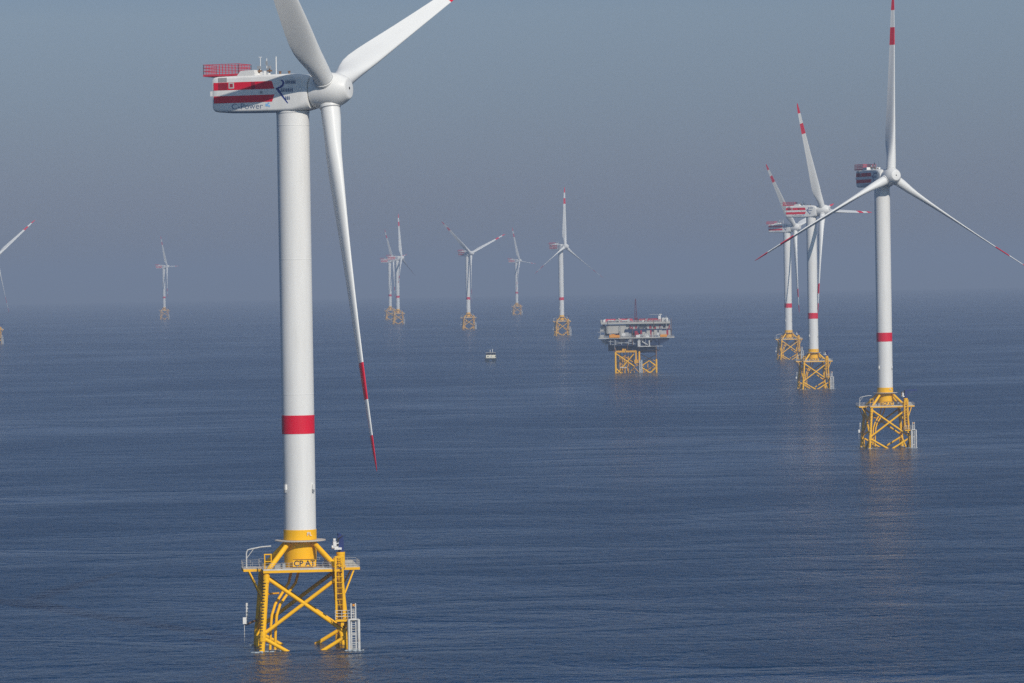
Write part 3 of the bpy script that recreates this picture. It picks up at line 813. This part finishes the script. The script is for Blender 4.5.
    # small equipment, lockers and pipes spread over the decks
    rng = random.Random(11)
    for px, w, py, h, y, mt in [(rng.uniform(610, 671), rng.uniform(0.6, 2.6), 337.4, rng.uniform(0.8, 3.0), rng.uniform(-12, -11.6), rng.choice(('grey', 'galv', 'beige', 'white', 'dark', 'orange', 'navy', 'grey', 'dark_red'))) for _ in range(22)] + \
            [(rng.uniform(604, 670), rng.uniform(0.5, 2.4), 322, rng.uniform(0.8, 2.6), rng.uniform(-11, 6), rng.choice(('grey', 'galv', 'white', 'dark', 'pink', 'galv', 'dark_red'))) for _ in range(24)] + \
            [(rng.uniform(628, 671), rng.uniform(0.4, 1.4), 330.2, rng.uniform(0.8, 2.2), -11.2, rng.choice(('grey', 'galv', 'dark', 'dark_red', 'navy'))) for _ in range(14)] + \
            [(rng.uniform(611, 668), rng.uniform(1.0, 3.5), 341.5, rng.uniform(1.0, 2.2), -11.5, rng.choice(('grey', 'navy', 'dark', 'navy', 'galv'))) for _ in range(12)]:
        mb = MB(); mb.box((X(px), y, Z(py) + h / 2), (w, 0.9, h)); mb.box((X(px) + w * 0.2, y, Z(py) + h + 0.15), (w * 0.5, 0.6, 0.3)); mb.build('equipment_locker', M[mt], root)
    for px, pa, pb in ((608.5, 333, 321), (621, 337, 325), (633, 345, 330), (646, 346, 338), (654.5, 337, 320), (672, 338, 319), (667, 330, 316), (615, 349, 338), (628, 350, 344), (660, 349, 338)):
        mb = MB(); mb.tube((X(px), -12.1, Z(pa)), (X(px), -12.1, Z(pb)), 0.16, n=6); mb.tube((X(px), -12.1, Z(pb)), (X(px), -10.5, Z(pb)), 0.16, n=6); mb.build('vent_pipe', M[rng.choice(('galv', 'grey', 'dark', 'rust'))], root)
    for px in (617.5, 620.8, 624, 627, 630, 632.5): 
        mb = MB(); mb.tube((X(px), -3 + (px % 3), Z(352)), (X(px) + 0.4, -3 + (px % 3), -4), 0.28, n=8); mb.build('riser', M[rng.choice(('yellow_old', 'rust', 'yellow'))], root)
    for x0, z0_, x1, z1_, y in ((616, 364, 634, 357, 4), (634, 366, 617, 358, 2), (641, 355, 656, 362, 5), (656, 356, 641, 363, 7), (617, 372, 632, 366, 0), (622, 366, 622, 374, -7), (626, 357, 633, 362, -7), (620, 360, 626, 355, -7), (629, 373, 639, 364, 3), (630, 363, 639, 373, 5), (633, 352, 634.5, 376, 8), (629, 358, 638, 366, 1), (641, 360, 636, 352, 4), (643, 374, 655, 366, 6)):
        mb = MB(); mb.tube((X(x0), y, Z(z0_)), (X(x1), y, Z(z1_)), 0.26, n=8); mb.build('diagonal_brace', M['yellow_old'], root)
    # machinery on the left balcony
    mb = MB()
    for px, py, w, h, k in ((604, 327, 3.2, 2.2, 0), (606.5, 328.5, 2.6, 3.0, 1), (602.6, 330, 2.5, 1.2, 0), (607.5, 333, 3.0, 3.6, 2), (603, 335.8, 3.6, 1.8, 0), (605.5, 341, 3.5, 2.4, 0), (607.5, 343, 2.6, 1.4, 0), (604.2, 325, 1.5, 1.2, 3)):
        mb.box((X(px), -6 + 1.3 * k, Z(py)), (w, 4, h), k)
    mb.box((X(604), -2, Z(331.6)), (7.5, 14, 0.35), 1)
    mb.tube((X(601.2), -9, Z(337.5)), (X(601.2), -9, Z(321)), 0.16, n=6, mat=0); mb.tube((X(605.5), -9, Z(337.5)), (X(605.5), -9, Z(323)), 0.16, n=6, mat=0); mb.tube((X(600.5), -8, Z(338)), (X(607), -8, Z(346)), 0.22, n=6, mat=0)
    mb.build('cooling_machinery', [M['galv'], M['grey'], M['navy'], M['dark_red']], root)
    return root
pf = make_platform()
p = on_sea(637, 372.6)
pf.location = p
pf.rotation_euler.z = R_(-1.5)
tag(pf, 'offshore transformer platform with cream decks, red mast and yellow legs in the sea', 'platform')

# ------------------------------------------------------------------ small workboat seen from astern
def make_boat():
    root = empty('crew_boat')
    for sx in (-1, 1):
        mb = MB()
        ring = lambda y, w, zk, zt: [Vector((sx * 2.6 - w, y, zt)), Vector((sx * 2.6 + w, y, zt)), Vector((sx * 2.6 + w * 0.8, y, zk * 0.4)), Vector((sx * 2.6, y, zk)), Vector((sx * 2.6 - w * 0.8, y, zk * 0.4))]
        mb.loft([ring(-9.5, 1.25, -1.0, 2.0), ring(-2, 1.3, -1.1, 2.1), ring(5, 1.15, -1.0, 2.4), ring(8.5, 0.6, -0.7, 2.9), ring(10.3, 0.08, 0.4, 3.3)], smooth=False)
        mb.build('hull', M['teal'], root)
    mb = MB(); mb.prism([(-3.9, -9.4, 1.5), (3.9, -9.4, 1.5), (3.9, 7.5, 1.9), (2.4, 9.6, 2.4), (-2.4, 9.6, 2.4), (-3.9, 7.5, 1.9)], (0, 0, 0), (0, 0, 1.0)); dk = mb.build('deck', M['teal'], root)
    mb = MB(); railing(mb, [(-3.8, -9.2), (3.8, -9.2), (3.8, 6.5)], 2.5, 1.0, 0.05, 1.5); railing(mb, [(-3.8, -9.2), (-3.8, 6.5)], 2.5, 1.0, 0.05, 1.5); mb.build('railing', M['pale_steel'], dk)
    mb = MB(); mb.prism([(-3.7, -6.5, 2.5), (-3.7, 4.2, 2.7), (-3.5, 3.6, 5.0), (-3.6, -6.5, 5.0)], (0, 0, 0), (7.3, 0, 0)); ch = mb.build('cabin', M['cream'], root)
    for x in (-2.2, 0.2, 2.4):
        mb = MB(); mb.box((x, -6.53, 3.9), (0.9, 0.1, 0.9)); mb.build('window', M['glass'], ch)
    mb = MB(); mb.box((0, -6.55, 3.6), (0.8, 0.08, 1.9)); mb.build('door', M['white'], ch); ch.children[-1].location.x = 1.3
    mb = MB(); mb.prism([(-3.6, -5.9, 5.0), (-3.6, 3.0, 5.0), (-3.4, 2.2, 6.6), (-3.4, -5.9, 6.6)], (0, 0, 0), (7.1, 0, 0)); mb.build('wheelhouse', M['glass'], root)
    mb = MB(); mb.box((0.1, -1.8, 6.72), (7.6, 8.2, 0.2)); rf = mb.build('roof', M['beige'], root)
    for x, h in ((-0.2, 9.0), (1.6, 9.6)):
        mb = MB(); mb.tube((x, -2, 6.8), (x, -2, h), 0.22, 0.12, n=8); mb.box((x, -2, h - 0.8), (0.9, 0.3, 0.15)); mb.build('mast', M['white'], rf)
    return root
boat = make_boat()
boat.location = on_sea(490.4, 361.4)
boat.rotation_euler.z = R_(4)
tag(boat, 'small workboat with cream cabin and dark hull seen from astern on the open sea', 'boat')

# ------------------------------------------------------------------ wash where the seas break on the legs
def make_foam():
    rng = random.Random(5)
    mb = MB()
    for t in list(scene.objects):
        if t.name.split('.')[0] != 'wind_turbine' or t.location.y > 2600: continue
        rot = Matrix.Rotation(BETA, 3, 'Z')
        spots = [leg_xy(sx, sy, 0) for sx in (-1, 1) for sy in (-1, 1)] + [Vector((8.2, -9.6, 0))] * 2 + [Vector((-5.6, -5, 0))]
        for sp in spots:
            for q in range(5):
                c = rot @ Vector((sp.x + rng.gauss(0, 0.9), sp.y + rng.gauss(-0.4, 1.0), 0))
                n = 11; a, b = rng.uniform(0.25, 1.0), rng.uniform(0.2, 0.7)
                ring = []
                for k in range(n):
                    th = 2 * math.pi * k / n; w = rng.uniform(0.55, 1.2)
                    ring.append((t.location.x + c.x + a * w * math.cos(th), t.location.y + c.y + b * w * math.sin(th), 0.0))
                base = -(t.location.y ** 2 + t.location.x ** 2) / (2 * EARTH)
                top = [(x * 0.75 + (t.location.x + c.x) * 0.25, y * 0.75 + (t.location.y + c.y) * 0.25, base + 0.10) for x, y, _ in ring]
                low_ = [(x, y, base - 0.1) for x, y, _ in ring]
                mb.loft([[Vector(p) for p in low_], [Vector(p) for p in top]], smooth=False)
    m = paint('sea_foam', (0.42, 0.47, 0.50), 0.8, 0.5, 1.5)
    return tag(mb.build('sea_foam', m), kind='stuff')
make_foam()

# ------------------------------------------------------------------ haze: one closed box of even air round everything
def make_haze():
    mb = MB()
    z0, z1, L = -145.0, 172.0, 46500.0
    mb.box((0, 0, (z0 + z1) / 2), (2 * L, 2 * L, z1 - z0))
    m = bpy.data.materials.new('haze_air'); m.use_nodes = True
    t = m.node_tree; t.nodes.clear()
    v = t.nodes.new('ShaderNodeVolumePrincipled')
    v.inputs['Color'].default_value = (0.455, 0.545, 0.70, 1)
    v.inputs['Density'].default_value = 0.000128
    v.inputs['Anisotropy'].default_value = 0.0
    o = t.nodes.new('ShaderNodeOutputMaterial')
    t.links.new(v.outputs[0], o.inputs['Volume'])
    return tag(mb.build('haze', m), kind='stuff')
haze = make_haze()
